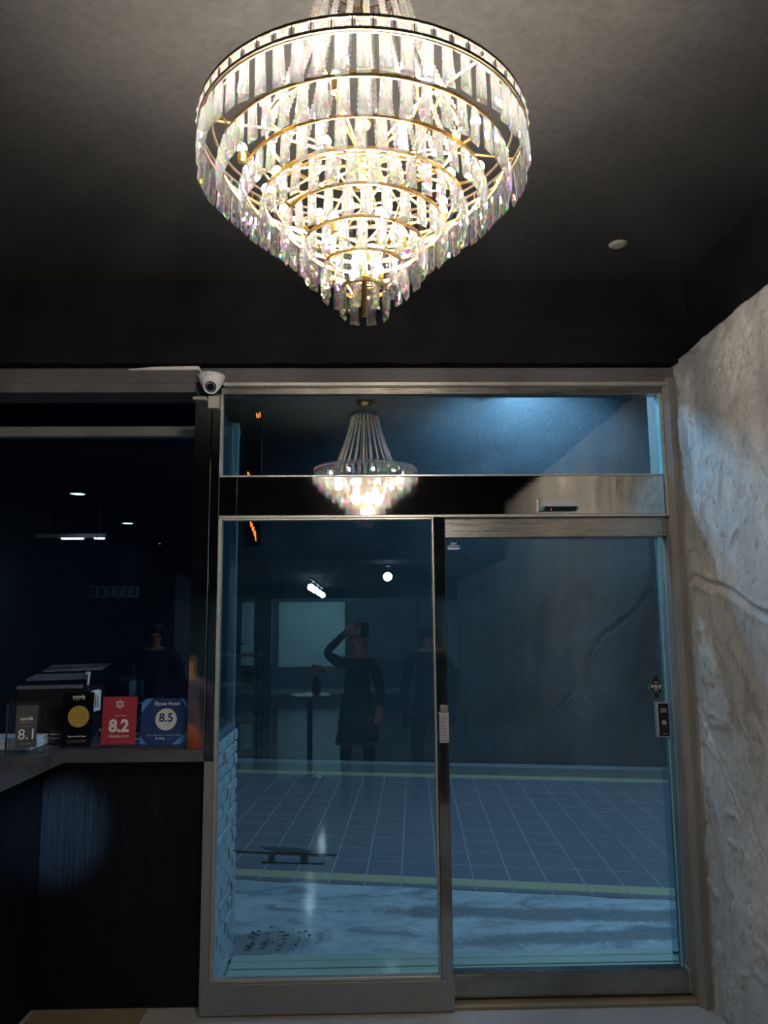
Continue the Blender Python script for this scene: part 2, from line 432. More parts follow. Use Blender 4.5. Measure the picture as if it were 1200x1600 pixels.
# fixed glass leaf
d1 = sroot('door_1', 'fixed glass leaf with steel bottom rail, left of the mullion', 'door')
obj('pane', MB().box((-.672, 3.650, .135), (.322, 3.660, 2.142)), M_GL, d1)
obj('bead', MB().box((-.681, 3.628, .128), (-.664, 3.665, 2.138), .002), M_BEAD, d1)
obj('bead', MB().box((.306, 3.628, .146), (.3165, 3.665, 2.138), .002), M_BEAD, d1)
obj('bead', MB().box((-.664, 3.628, .1305), (.3165, 3.665, .146), .002), M_BEAD, d1)
obj('bead', MB().box((-.664, 3.632, 2.128), (.306, 3.665, 2.138), .002), M_BEAD, d1)
obj('bottom_rail', MB().box((-.715, 3.622, 0.004), (.372, 3.69, .130), .003), M_RAILV, d1)
obj('mullion', MB().box((.3175, 3.622, .1305), (.368, 3.69, 2.138), .002), M_STEEL, d1)
# sliding leaf
d2 = sroot('door_2', 'sliding glass leaf with steel rails beside the stucco wall', 'door')
obj('pane', MB().box((.34, 3.716, .12), (1.392, 3.726, 2.05)), M_GL, d2)
obj('top_rail', MB().box((.372, 3.664, 2.046), (1.405, 3.74, 2.136), .002), M_RAIL, d2)
obj('rail_end', MB().box((1.4065, 3.664, 2.046), (1.4275, 3.74, 2.136), .002), M_RAIL, d2)
obj('bottom_rail', MB().box((.3735, 3.690, .028), (1.412, 3.75, .122), .002).box((.38, 3.694, .1225), (1.40, 3.748, .128)), M_RAIL, d2)
obj('rail_end', MB().box((1.4135, 3.692, .028), (1.427, 3.75, .122), .002), M_BEAD, d2)
obj('glass_edge', MB().box((1.392, 3.715, .128), (1.3985, 3.727, 2.046)), M_GEDGE, d2)
obj('threshold', MB().box((.372, 3.640, 0.0), (1.43, 3.76, .014), .002), plain('threshold_stone', (.25, .2, .12), .6), d2)
obj('side_glass', MB().box((1.37, 3.748, .04), (1.428, 3.756, 2.05)), M_GL, d2)

# ================================================================== RECEPTION SIDE
w2 = sroot('window_2', 'dark reception window behind the counter', 'window')
obj('pane', MB().box((-4.6, 4.300, 1.02), (-.70, 4.310, 2.682)), M_GLW, w2)
obj('transom_pane', MB().box((-4.6, 4.300, 2.742), (-.70, 4.310, 3.27)), M_GLW, w2)
obj('cross_bar', MB().box((-4.6, 4.265, 2.684), (-.70, 4.335, 2.740), .003), M_BEAD, w2)
struct(obj('wall_reception', MB().box((-4.6, 4.24, 0), (-.70, 4.36, 1.02)), M_BLACKW), 'black wall under the reception window', 'wall')
# counter (L-shaped)
ct = thing('reception_counter', 'black wood L-shaped reception counter with thick grey worktop, left of the doors', 'counter', (-1.1, 3.9, 0))
def loc(p): return (p[0] + 1.1, p[1] - 3.9, p[2])
def lbox(mb, lo, hi, bev=0): return mb.box(loc(lo), loc(hi), bev)
obj('worktop', MB().poly([loc(p) for p in ((-1.90, 2.2, 1.052), (-1.34, 2.2, 1.052), (-1.34, 3.635, 1.052), (-.722, 3.615, 1.052), (-.722, 3.742, 1.052), (-.812, 3.742, 1.052), (-.812, 4.235, 1.052), (-1.90, 4.235, 1.052))], (0, 0, .051)), M_TOPWOOD, ct)
obj('front_panel', lbox(MB(), (-1.46, 3.718, .005), (-.722, 3.742, 1.051), .002), M_DKWOOD, ct)
obj('side_panel', lbox(MB(), (-1.485, 2.25, .005), (-1.461, 3.742, 1.051), .002), M_DKWOOD, ct)
obj('end_panel', lbox(MB(), (-1.86, 2.25, .005), (-1.486, 2.274, 1.051), .002), M_DKWOOD, ct)
tag(obj('floor_mat', MB().box((-1.44, 3.1, 0.0), (-.958, 3.70, .012), .003), M_MAT), 'tan mat on the floor at the foot of the dark counter', 'mat')

# ---- award plaques on the counter
def card(mb, w, h, t, y=0, r=0.0, seg=5, z0=0.0):
    pts = []
    if r:
        for cx, cz, a0 in ((w / 2 - r, z0 + r, -90), (w / 2 - r, z0 + h - r, 0), (-w / 2 + r, z0 + h - r, 90), (-w / 2 + r, z0 + r, 180)):
            for k in range(seg + 1):
                a = R_(a0 + 90 * k / seg); pts.append((cx + r * math.cos(a), y, cz + r * math.sin(a)))
    else: pts = [(-w / 2, y, z0), (w / 2, y, z0), (w / 2, y, z0 + h), (-w / 2, y, z0 + h)]
    return mb.poly(pts, (0, t, 0))
def disc(r, y, cx, cz, t=.0006, seg=32):
    return MB().poly([(cx + r * math.cos(2 * math.pi * k / seg), y, cz + r * math.sin(2 * math.pi * k / seg)) for k in range(seg)], (0, t, 0))
M_ACR = glass_pane('clear_acrylic', (.93, .96, .97), 1.45)
CT = 1.104
G = 'award plaques along the counter'
# 1: clear acrylic plaque with narrow grey card
p = thing('award_plaque', 'clear acrylic award plaque scored 8.1, leftmost on the counter', 'plaque', (-1.475, 3.545, CT), (R_(-4), 0, R_(24)), G)
obj('acrylic_block', card(MB(), .158, .222, .018, 0), M_ACR, p)
obj('edge_strip', MB().box((-.081, -.001, 0), (-.073, .019, .215)), M_BLK, p)
obj('foot_edge', MB().box((-.079, -.001, -.001), (.079, .019, .004)), M_BLK, p)
obj('card', card(MB(), .086, .176, .001, -.0012, 0, 5, .028), plain('charcoal_card', (.045, .047, .052), .35), p)
text('lettering', 'agoda', .022, M_INKW, p, (0, -.002, .150), bold=.0004)
for k, c in enumerate(((.6, .05, .06), (.7, .3, .05), (.15, .4, .1), (.3, .1, .4), (.1, .2, .6))):
    obj('colour_dot', disc(.0035, -.002, -.022 + .011 * k, .133), plain('dot_%d' % k, c, .5), p)
text('lettering', 'review score', .008, M_INKG, p, (0, -.002, .117))
text('lettering', '8.1', .062, M_INKW, p, (.004, -.002, .082))
text('lettering', 'guest rating', .009, M_INKG, p, (0, -.002, .045))
# 2: black with gold seal
p = thing('award_plaque', 'tall black award plaque with a round gold seal', 'plaque', (-1.328, 3.735, CT), (R_(-3), 0, R_(3)), G)
obj('board', card(MB(), .136, .243, .014), M_BLKG, p)
obj('seal', disc(.048, -.001, .006, .135, .001, 40), plain('gold_foil', (.62, .43, .09), .38, .35, .06), p)
MG = plain('gold_ink', (.33, .22, .05), .5)
text('lettering', '2018', .014, MG, p, (.006, -.0015, .166))
text('lettering', 'GOLD', .024, MG, p, (.006, -.0015, .147))
text('lettering', 'CIRCLE', .020, MG, p, (.006, -.0015, .126))
text('lettering', 'AWARD WINNER', .009, MG, p, (.006, -.0015, .108))
text('lettering', 'agoda', .024, M_INKW, p, (.003, -.001, .224), bold=.0005)
for k in range(5):
    obj('colour_dot', disc(.0032, -.001, -.020 + .0115 * k, .211), MATS['dot_%d' % k] if k != 1 else plain('dot_y', (.7, .55, .05), .5), p)
text('lettering', 'Elysee Hotel Seoul', .0105, M_INKW, p, (.003, -.001, .047), bold=.0002)
text('lettering', 'in recognition of outstanding\nguest reviews and service', .0075, M_INKG, p, (.003, -.001, .026))
# 3: red
p = thing('award_plaque', 'red award plaque scored 8.2 on a clear stand', 'plaque', (-1.137, 3.735, CT), (R_(-5), 0, R_(2)), G)
obj('board', card(MB(), .155, .214, .004, 0, 0, 5, .008), plain('red_card', (.42, .028, .05), .4, 0, .06), p)
obj('stand', MB().box((-.085, -.012, 0), (.085, .05, .006), .001).box((-.045, -.014, 0), (.045, -.010, .012)), M_ACR, p)
fl = MB()
for k in range(12):
    a = 2 * math.pi * k / 12; r = .021 if k % 2 else .016
    fl.poly([(.010 * math.cos(a - .3), -.0012, .187 + .010 * math.sin(a - .3)), (r * math.cos(a - .12), -.0012, .187 + r * math.sin(a - .12)),
             (r * math.cos(a + .12), -.0012, .187 + r * math.sin(a + .12)), (.010 * math.cos(a + .3), -.0012, .187 + .010 * math.sin(a + .3))], (0, .001, 0))
obj('emblem', fl, M_INKW, p)
obj('emblem_ring', disc(.0105, -.0016, 0, .187), plain('rose_ink', (.55, .25, .27), .5), p)
text('lettering', 'Elysee Hotel', .010, M_INKW, p, (.004, -.001, .137))
text('lettering', '8.2', .076, M_INKW, p, (0, -.001, .089), bold=.0032, sx=.98)
text('lettering', 'Hotels.com', .019, M_INKW, p, (.002, -.001, .046), bold=.0003)
text('lettering', 'Loved by Guests award 2018', .007, plain('rose_ink', (.55, .25, .27), .5), p, (.02, -.001, .022))
# 4: blue rounded
p = thing('award_plaque', 'blue rounded award plaque scored 8.5, nearest the steel post', 'plaque', (-.935, 3.735, CT), (R_(-5), 0, R_(-1)), G)
obj('acrylic_block', card(MB(), .225, .218, .010, 0, .028), M_ACR, p)
MBl = plain('blue_card', (.020, .050, .20), .3, 0, .06)
obj('board', card(MB(), .207, .206, .001, -.0012, .024, 5, .006), MBl, p)
MLb = plain('light_blue_ink', (.10, .30, .72), .35, 0, .05)
obj('corner_flash', MB().poly([(-.1035, -.002, .150), (-.050, -.002, .2115), (-.082, -.002, .2105), (-.1035, -.002, .19)], (0, .0006, 0)), MLb, p)
obj('corner_flash', MB().poly([(.1035, -.002, .168), (.075, -.002, .2115), (.088, -.002, .2105), (.1035, -.002, .188)], (0, .0006, 0)), MLb, p)
obj('corner_flash', MB().poly([(-.1035, -.002, .012), (-.085, -.002, .0065), (-.072, -.002, .0065), (-.1035, -.002, .048)], (0, .0006, 0)), MLb, p)
obj('corner_flash', MB().poly([(.042, -.002, .0065), (.078, -.002, .0065), (.1035, -.002, .024), (.1035, -.002, .056)], (0, .0006, 0)), MLb, p)
obj('seal', disc(.049, -.0022, .012, .118, .001, 40), M_INKW, p)
text('lettering', '8.5', .054, M_INKD, p, (.012, -.0026, .124), bold=.0012)
text('lettering', 'out of 10', .007, M_INKG, p, (.012, -.0026, .096))
text('lettering', 'Elysee Hotel', .023, M_INKW, p, (.014, -.0022, .188), bold=.0005)
text('lettering', 'Guest Review Awards 2018', .014, plain('pale_blue_ink', (.45, .52, .70), .5), p, (.004, -.0022, .048))
text('lettering', 'Booking', .013, M_INKW, p, (-.012, -.0022, .034), bold=.0004)
text('lettering', '.com', .013, plain('pale_blue_ink2', (.16, .32, .62), .5), p, (.030, -.0022, .034))

# ---- printer and clutter on the worktop
pr_ = thing('printer', 'black receipt printer with raised lids behind the award plaques', 'printer', (-1.50, 4.02, CT), (0, 0, R_(2)))
obj('body', MB().box((-.185, -.13, 0), (.165, .14, .255), .012), M_BLK, pr_)
obj('front_bar', MB().box((-.175, -.142, .248), (.135, -.118, .268), .004), plain('steel_strip', (.45, .50, .58), .22, .8), pr_)
obj('lid', MB().poly([(-.15, -.10, .285), (.145, -.11, .292), (.15, -.075, .308), (-.12, -.06, .302)], (0, .02, .012)), plain('lid_grey', (.10, .12, .15), .35), pr_)
obj('rear_lid', MB().poly([(-.10, -.02, .322), (.19, -.02, .330), (.19, .10, .348), (-.10, .10, .342)], (0, .012, .008)), plain('lid_grey', (.10, .12, .15), .35), pr_)
obj('hinge', MB().cyl((.148, -.10, .262), (.148, -.09, .325), .007).sph((.14, -.102, .318), .009), M_SILV, pr_)
obj('label', MB().box((.1655, -.10, .15), (.1668, .02, .235)), M_PAPER, pr_)
obj('label', MB().poly([(.172, -.135, .135), (.212, -.10, .145), (.212, -.10, .24), (.172, -.135, .228)], (0, .001, 0)), M_PAPER, pr_)
obj('lever', MB().box((-.255, -.11, .185), (-.185, -.085, .212), .004, Matrix.Rotation(R_(-28), 3, 'Y')), M_BLK, pr_)
for k in range(4):
    obj('label_print', MB().box((.176 + .008 * k, -.1335 + .007 * k, .16), (.179 + .008 * k, -.1325 + .007 * k, .22 - .012 * (k % 2))), M_INKD, pr_)
tag(obj('paper_stack', MB().box((-1.80, 3.66, CT), (-1.495, 3.88, CT + .030), .003).box((-1.79, 3.67, CT + .030), (-1.50, 3.87, CT + .046), .003), M_PAPER), 'stack of white papers behind the leftmost award plaque', 'paper')
cr = thing('card_reader', 'low black card reader with silver strips in front of the printer', 'reader', (-1.41, 3.84, CT))
obj('body', MB().box((-.07, -.025, 0), (.055, .04, .075), .006), M_BLK, cr)
obj('strip', MB().box((-.065, -.028, .045), (.05, -.0245, .050)).box((-.065, -.028, .028), (.05, -.0245, .031)), M_SILV, cr)
tag(obj('cable', MB().tube([(-1.315, 3.95, CT + .003), (-1.27, 3.88, CT + .06), (-1.22, 3.85, CT + .02), (-1.16, 3.86, CT + .004), (-1.05, 3.93, CT + .012), (-.98, 3.97, CT + .05)], .0035), M_WHITE), 'white cable lying behind the red award plaque', 'cable')
tag(obj('cable', MB().tube([(-1.31, 3.99, CT + .10), (-1.25, 3.92, CT + .13), (-1.20, 3.92, CT + .10), (-1.215, 3.90, CT + .05), (-1.235, 3.87, CT + .004)], .003), M_SILV), 'grey cable looping from the printer side down to the worktop', 'cable')

# ---- dome security camera and its conduit on the beam
sc_ = thing('security_camera', 'white dome security camera on the beam above the steel post', 'camera', (-.722, 3.600, 2.79))
obj('housing', MB().lathe([(0, .030), (.056, .028), (.064, .022), (.063, .012), (.054, -.012), (.042, -.034), (.030, -.046), (0, -.052)], 28), M_WHITE, sc_, True)
q = Vector((.02, -.86, -.52)).to_track_quat('Z', 'Y').to_matrix().to_4x4()
mt2 = Matrix.Translation((.004, -.016, -.030)) @ q
obj('eyeball', MB().lathe([(0, -.034), (.030, -.016), (.038, .004), (.0375, .018), (.034, .026), (.028, .029), (.027, .024), (0, .024)], 28, mt2), M_WHITE, sc_, True)
obj('lens', MB().lathe([(0, .030), (.012, .0295), (.025, .0255), (.027, .0245)], 20, mt2), M_BLKG, sc_)
led = MB()
for k in range(14):
    a = 2 * math.pi * k / 14
    led.ico(mt2 @ Vector((.0195 * math.cos(a), .0195 * math.sin(a), .0275)), .0026)
obj('led_ring', led, plain('led_lens', (.55, .55, .62), .2), sc_)
text('lettering', 'IR CAM', .010, M_BLK, sc_, (0, -.062, .008), (R_(75), 0, 0))
cdt = thing('cable_conduit', 'white cable conduit running along the beam to the dome camera', 'conduit', (-.95, 3.60, 2.845))
obj('cover', MB().poly([(-.16, -.004, -.005), (.165, -.004, -.004), (.172, -.004, .010), (.16, -.004, .014), (-.05, -.004, .010), (-.16, -.004, -.001)], (0, .018, 0)), M_WHITE, cdt)
obj('cable', MB().tube([(.165, .0, .002), (.178, -.006, -.012), (.192, -.002, -.030)], .004), M_WHITE, cdt)

# ---- fittings on the doors
ms = thing('motion_sensor', 'silver bar motion sensor with black window on the header panel', 'sensor', (.905, 3.640, 2.193))
obj('housing', MB().poly([(-.088, 0, -.028), (-.088, -.012, -.030), (-.088, -.040, -.012), (-.088, -.040, .024), (-.088, 0, .028)], (.176, 0, 0)), M_SILV, ms)
obj('window', MB().poly([(-.072, -.0405, -.011), (.078, -.0405, -.011), (.078, -.016, -.0285), (-.072, -.016, -.0285)], (0, -.0015, -.001)), M_BLKG, ms)
obj('end_cap', MB().box((-.093, -.043, -.031), (-.0885, .0, .029), .001), M_SILV, ms)
obj('indicator', MB().ico((-.040, -.028, -.024), .0035), emit('red_led', (1, .08, .05), 1.4), ms)
kp = thing('keypad', 'silver keypad lock on the mullion between the glass leaves', 'keypad', (.346, 3.612, 1.187))
obj('body', MB().box((-.022, -.012, -.066), (.022, .0095, .066), .003), M_SILV, kp)
for r in range(6):
    for c in range(2):
        obj('button', MB().box((-.011 + c * .014 - .004, -.015, .040 - r * .014 - .004), (-.011 + c * .014 + .004, -.011, .040 - r * .014 + .004), .001), M_INKG, kp)
obj('name_plate', MB().box((-.014, -.0135, -.056), (.014, -.0118, -.049)), M_INKG, kp)
obj('lock_cap', MB().box((-.016, -.010, .067), (.020, .009, .098), .003), M_RAILV, kp)
ds = tag(put('door_sticker', None, None, (1.349, 3.7150, 1.345)), 'black hexagon sticker with green edge on the sliding glass leaf', 'sticker')
hexp = lambda r, y: [(r * math.sin(2 * math.pi * k / 6) * 1.0, y, r * 1.28 * math.cos(2 * math.pi * k / 6)) for k in range(6)]
obj('backing', MB().poly(hexp(.040, -.0004), (0, .0004, 0)), M_BLK, ds)
mgr = plain('green_ink', (.07, .36, .16), .5)
for s in (-1, 1):
    pts = [(s * .012, -.0008, .043), (s * .033, -.0008, .006), (s * .034, -.0008, 0), (s * .033, -.0008, -.006), (s * .012, -.0008, -.040), (s * .016, -.0008, -.040), (s * .038, -.0008, -.006), (s * .040, -.0008, 0), (s * .038, -.0008, .006), (s * .016, -.0008, .043)]
    obj('green_edge', MB().poly(pts, (0, .0003, 0)), mgr, ds)
text('lettering', '자동문', .020, M_INKW, ds, (0, -.001, .001), bold=.0003)
text('lettering', 'AUTO', .009, M_INKW, ds, (0, -.001, .022))
text('lettering', 'DOOR', .008, M_INKW, ds, (0, -.001, -.014))
text('lettering', 'AUTOMATIC', .006, mgr, ds, (0, -.001, -.027))
sw = thing('door_switch', 'black push switch in a steel case on the sliding glass leaf', 'switch', (1.363, 3.7152, 1.2))
obj('case', MB().box((-.030, -.026, -.078), (.030, 0, .078), .002), M_SILV, sw)
obj('face', MB().box((-.020, -.0275, -.073), (.027, -.0255, .073), .0008), M_BLKG, sw)
text('lettering', 'PUSH', .011, M_INKW, sw, (.004, -.028, .047)); text('lettering', 'DOOR', .010, M_INKW, sw, (.004, -.028, .036))
obj('button', MB().cyl((.004, -.029, -.012), (.004, -.027, -.012), .011, seg=20), M_INKG, sw)
text('lettering', 'OPEN', .008, M_INKG, sw, (.006, -.028, -.062))
st = tag(put('logo_sticker', None, None, (.418, 3.7150, 2.012)), 'small white lettered sticker at the top corner of the sliding leaf', 'sticker')
text('lettering', 'SEN', .016, M_INKW, st, (.0, -.0005, .010), bold=.0004)
obj('bar', MB().poly([(-.03, -.0004, -.018), (.026, -.0004, -.018), (.032, -.0004, -.008), (-.03, -.0004, -.008)], (0, .0004, 0)), plain('pale_blue_ink', (.45, .52, .70), .5), st)
obj('line', MB().box((-.03, -.0004, -.002), (.028, 0, .0005)), M_INKW, st)
tag(obj('ceiling_disc', MB().lathe([(0, -.010), (.026, -.009), (.038, -.004), (.040, 0)], 24), plain('cream_plastic', (.30, .29, .22), .6)), 'small cream disc fitted to the dark ceiling right of the chandelier', 'fixture').location = (1.10, 3.19, 3.268)

# ================================================================== CHANDELIER
YC = 1.68
ch = thing('chandelier', 'large tiered crystal chandelier with lit bulbs hanging from the dark ceiling', 'chandelier', (0, YC, 2.27))
Z0 = 2.27
def prism_mesh(wd, ln, th):
    b = bmesh.new(); w = wd / 2
    # hangs from z=0 down; outline slightly wider at the lower end
    o = [(-w * .84, 0, 0), (w * .84, 0, 0), (w, 0, -ln), (-w, 0, -ln)]
    ov = [b.verts.new(p) for p in o]
    for s in (1, -1):
        iv = [b.verts.new((x * .66, s * th / 2, -ln / 2 + (z + ln / 2) * .80)) for x, _, z in o]
        mid = b.verts.new((0, s * th * .72, -ln * .5))
        for k in range(4):
            k2 = (k + 1) % 4
            b.faces.new((ov[k], ov[k2], iv[k2], iv[k])); b.faces.new((iv[k], iv[k2], mid))
    bmesh.ops.recalc_face_normals(b, faces=b.faces)
    me = bpy.data.meshes.new('prism'); b.to_mesh(me); b.free(); me.materials.append(M_CRY); return me
def square_mesh(a):
    b = bmesh.new(); w = a / 2
    ov = [b.verts.new(p) for p in ((-w, 0, -w), (w, 0, -w), (w, 0, w), (-w, 0, w))]
    for s in (1, -1):
        m = b.verts.new((0, s * .007, 0))
        for k in range(4): b.faces.new((ov[k], ov[(k + 1) % 4], m))
    bmesh.ops.recalc_face_normals(b, faces=b.faces)
    me = bpy.data.meshes.new('square'); b.to_mesh(me); b.free(); me.materials.append(M_CRY); return me
def ring_pts(r, z, n=72): return [(r * math.cos(2 * math.pi * k / n), r * math.sin(2 * math.pi * k / n), z) for k in range(n)]
def band(mb, r, z0, z1, t=.003, n=96):
    mb.lathe([(r, z0), (r + t, z0), (r + t, z1), (r, z1), (r, z0)], n); return mb
TIERS = [  # radius, z of ring, count, width, length
    (.368, 2.731, 56, .028, .084), (.325, 2.674, 50, .028, .078), (.275, 2.625, 43, .027, .070), (.228, 2.587, 35, .027, .070),
    (.182, 2.539, 28, .026, .066), (.137, 2.491, 21, .026, .067), (.092, 2.442, 14, .025, .066), (.053, 2.391, 8, .024, .060)]
for i, (r, z, n, wd, ln) in enumerate(TIERS):
    me = prism_mesh(wd, ln, .011)
    zz = z - Z0
    rg = MB(); band(rg, r - .004, zz - .001, zz + .007, .004)
    obj('tier_ring', rg, M_BRASS if i else M_DBRASS, ch)
    for k in range(n):
        a = 2 * math.pi * (k + .5 * (i % 2)) / n + .01 * i
        put('crystal_prism', me, ch, (r * math.cos(a), r * math.sin(a), zz - .003),
            (R_(random.uniform(-4, 4)), R_(random.uniform(-2, 2)), a + math.pi / 2 + R_(random.uniform(-9, 9))))
# rim band with square crystals between two dark hoops
rg = MB(); band(rg, .369, 2.757 - Z0, 2.763 - Z0, .005); obj('rim_hoop', rg, M_DBRASS, ch)
rg = MB(); band(rg, .369, 2.731 - Z0, 2.737 - Z0, .005); obj('rim_hoop', rg, M_DBRASS, ch)
rg = MB(); band(rg, .340, 2.757 - Z0, 2.762 - Z0, .004); obj('rim_hoop', rg, M_DBRASS, ch)
sm = square_mesh(.026); pins = MB()
for k in range(60):
    a = 2 * math.pi * k / 60
    put('square_crystal', sm, ch, (.371 * math.cos(a), .371 * math.sin(a), 2.747 - Z0), (0, 0, a + math.pi / 2))
    a += math.pi / 60; c, s = math.cos(a), math.sin(a)
    pins.cyl((.372 * c, .372 * s, 2.735 - Z0), (.372 * c, .372 * s, 2.759 - Z0), .0012, seg=5)
pins_o = obj('rim_pins', pins, M_DBRASS, ch); pins_o['kind'] = 'stuff'
# bead strands sweeping from the crown down to an inner hoop
prof = []
for j in range(33):
    u = j / 32; r = .098 + (.222 - .098) * (u ** 1.35); prof.append(Vector((r, 0, 3.150 - (3.150 - 2.765) * u - Z0)))
mb = MB()
for p0, p1 in zip(prof, prof[1:]): mb.ico((p0 + p1) / 2, .0082, 1)
strand = mb.mesh(M_BEADC)
for k in range(24):
    put('bead_strand', strand, ch, (0, 0, 0), (0, 0, 2 * math.pi * k / 24 + .06))
rg = MB(); band(rg, .219, 2.757 - Z0, 2.765 - Z0, .005); obj('strand_hoop', rg, M_BRASS, ch)
rg = MB(); band(rg, .096, 3.146 - Z0, 3.152 - Z0, .004); band(rg, .096, 3.176 - Z0, 3.181 - Z0, .004)
obj('crown', rg, M_DBRASS, ch)
for k in range(18):
    a = 2 * math.pi * k / 18
    put('square_crystal', sm, ch, (.099 * math.cos(a), .099 * math.sin(a), 3.164 - Z0), (0, 0, a + math.pi / 2))
# central rod, chain, canopy, spokes, bulb arms
obj('centre_rod', MB().cyl((0, 0, 2.33 - Z0), (0, 0, 3.16 - Z0), .007, seg=10).sph((0, 0, 2.80 - Z0), .020).sph((0, 0, 2.70 - Z0), .024, (1, 1, .8)), M_BRASS, ch, True)
obj('chain', MB().cyl((0, 0, 3.15 - Z0), (0, 0, 3.25 - Z0), .0045, seg=8).sph((0, 0, 3.20 - Z0), .010), M_BRASS, ch)
obj('ceiling_rose', MB().lathe([(0, 3.235 - Z0), (.02, 3.237 - Z0), (.055, 3.25 - Z0), (.062, 3.27 - Z0), (0, 3.27 - Z0)], 28), M_BRASS, ch, True)
for k in range(6):
    a = math.pi * k / 3 + .2; c, s = math.cos(a), math.sin(a)
    obj('spoke', MB().tube([(0, 0, 2.70 - Z0), (.15 * c, .15 * s, 2.752 - Z0), (.369 * c, .369 * s, 2.758 - Z0)], .003, 6), M_BRASS, ch)
for k in range(4):
    a = math.pi * k / 2 + .5; c, s = math.cos(a), math.sin(a)
    obj('stay', MB().tube([(.364 * c, .364 * s, 2.733 - Z0), (.271 * c, .271 * s, 2.627 - Z0), (.178 * c, .178 * s, 2.541 - Z0), (.046 * c, .046 * s, 2.393 - Z0)], .0025, 5), M_BRASS, ch)
for k in range(4):
    a = math.pi * k / 2; c, s = math.cos(a), math.sin(a)
    obj('crown_spoke', MB().tube([(0, 0, 3.155 - Z0), (.096 * c, .096 * s, 3.149 - Z0)], .002, 5), M_BRASS, ch)
capsule = MB().lathe([(0, .024), (.006, .022), (.010, .016), (.0105, .010), (.008, .003), (0, 0)], 8)
bulb_me = capsule.mesh(M_BULB, True)
hold_me = MB().cyl((0, 0, -.022), (0, 0, .002), .009, .011, seg=10).mesh(M_BRASS)
fill_bulb_me = bulb_me.copy(); fill_bulb_me.materials[0] = M_FILLBULB
def bulb(r, z, a, me=bulb_me):
    c, s = math.cos(a), math.sin(a)
    h = put('bulb_holder', hold_me, ch, (r * c, r * s, z - Z0)); put('bulb', me, h)
for k in range(10):
    a = 2 * math.pi * (k + .5) / 10 - math.pi / 2 + .12
    bulb(.275, 2.70, a)
    c, s = math.cos(a), math.sin(a)
    obj('bulb_arm', MB().tube([(.02 * c, .02 * s, 2.69 - Z0), (.12 * c, .12 * s, 2.68 - Z0), (.21 * c, .21 * s, 2.66 - Z0), (.275 * c, .275 * s, 2.679 - Z0)], .0035, 6), M_BRASS, ch)
for k in range(8): bulb(.205, 2.615, 2 * math.pi * k / 8 + .4, fill_bulb_me)  # inner bulbs, here and below, added to brighten the lower crystals
for k in range(5): bulb(.088, 2.520, 2 * math.pi * k / 5 + .1, fill_bulb_me)
for k in range(3): bulb(.034, 2.430, 2 * math.pi * k / 3 + .2, fill_bulb_me)
hub = MB()
for r, z, n in ((.205, 2.593, 8), (.088, 2.498, 5), (.034, 2.408, 3)):
    hub.tube(ring_pts(r, z - Z0, 24), .0028, 6, True)
    for k in range(n):
        a = 2 * math.pi * k / n + {8: .4, 5: .1, 3: .2}[n]
        hub.cyl((0, 0, z - Z0), (r * math.cos(a), r * math.sin(a), z - Z0), .0025, seg=6)
obj('lower_hub', hub, M_BRASS, ch)

# ================================================================== STREET
M_STREET = concrete_mat('street_joint', (.33, .34, .34), (.44, .44, .43), 10, .9, .3)
M_KERB = concrete_mat('kerb_concrete', (.20, .21, .21), (.34, .34, .33), 4, .85, .6)
t = NT('apron_worn')                                   # concrete with bare asphalt showing through
att = t.n('ShaderNodeAttribute', attribute_name='worn')
gr = t.noise(34, 9, .78); bg_ = t.noise(3, 8, .68, t.co((1, 2, 1)), .8)
mth = t.n('ShaderNodeMath', operation='MULTIPLY_ADD'); t.l(gr, mth.inputs[0]); mth.inputs[1].default_value = 1.3; t.l(att.outputs['Fac'], mth.inputs[2])
mk = t.ramp(mth.outputs[0], [(.78, (0, 0, 0)), (1.0, (.85, .85, .85))])
cc = t.ramp(bg_, [(.36, (.22, .23, .23)), (.46, (.42, .43, .43)), (.62, (.58, .58, .57))])
ca = t.ramp(gr, [(.35, (.09, .095, .10)), (.65, (.26, .26, .26))])
t.bsdf(t.mix(mk, cc, ca), .85, 0, t.bump(gr, .6, .004, t.bump(bg_, .5, .01))); M_APR = t.m
M_PAVE = concrete_mat('paver_stone', (.135, .14, .155), (.21, .21, .225), 7, .7, .4)
M_YEL = concrete_mat('yellow_paint', (.46, .39, .20), (.58, .50, .27), 8, .8, .3)
M_DECK = wood_mat('deck_wood', (.32, .36, .29), (.50, .53, .43), .7, 'X', .6)
SL = math.tan(R_(-11))
def yl(x, off=0): return 5.30 + SL * x + off       # near edge of the paving
g = sroot('street_ground', 'paved alley beyond the glass doors, dim blue night light', 'ground')
obj('bed', MB().box((-9, 3.74, -.2), (9, 12, -.03)), M_STREET, g)
obj('joint_bed', MB().poly([(-6, yl(-6, .005), -.028), (7, yl(7, .005), -.028), (7, yl(7, 3.7), -.028), (-6, yl(-6, 3.7), -.028)], (0, 0, .0272)), M_STREET, g)
ap = MB(); b = ap.b; nx, ny = 170, 56; vv = []; asph = {}
for i in range(nx + 1):
    x = -3.2 + 6.8 * i / nx; row = []
    for j in range(ny + 1):
        y = 4.22 + (yl(x) - 4.22) * j / ny
        nz_ = noise.fractal(Vector((x * 2.2, y * 3, 0)), 1, 2, 4)
        z = -.004 + .006 * nz_
        v = b.verts.new((x, y, min(z, .012))); row.append(v)
        wob = .045 * noise.fractal(Vector((x * 3.1, y * 2, 5)), 1, 2, 5)
        c0 = 4.86 - .10 * x + wob
        m = max(0, 1 - abs(y - c0) / .13) * (1 if x > .25 else max(0, 1 - (.25 - x) / .9) * .5)
        m = max(m, max(0, 1 - abs(y - (4.36 + .05 * x + wob)) / .12) * max(0, min(1, (x - .15) / .8)))
        m = max(m, max(0, 1 - math.hypot((x + .62) / .42, (y - 4.40) / .22)) * 1.3)
        asph[v] = min(.62, m * .75)
    vv.append(row)
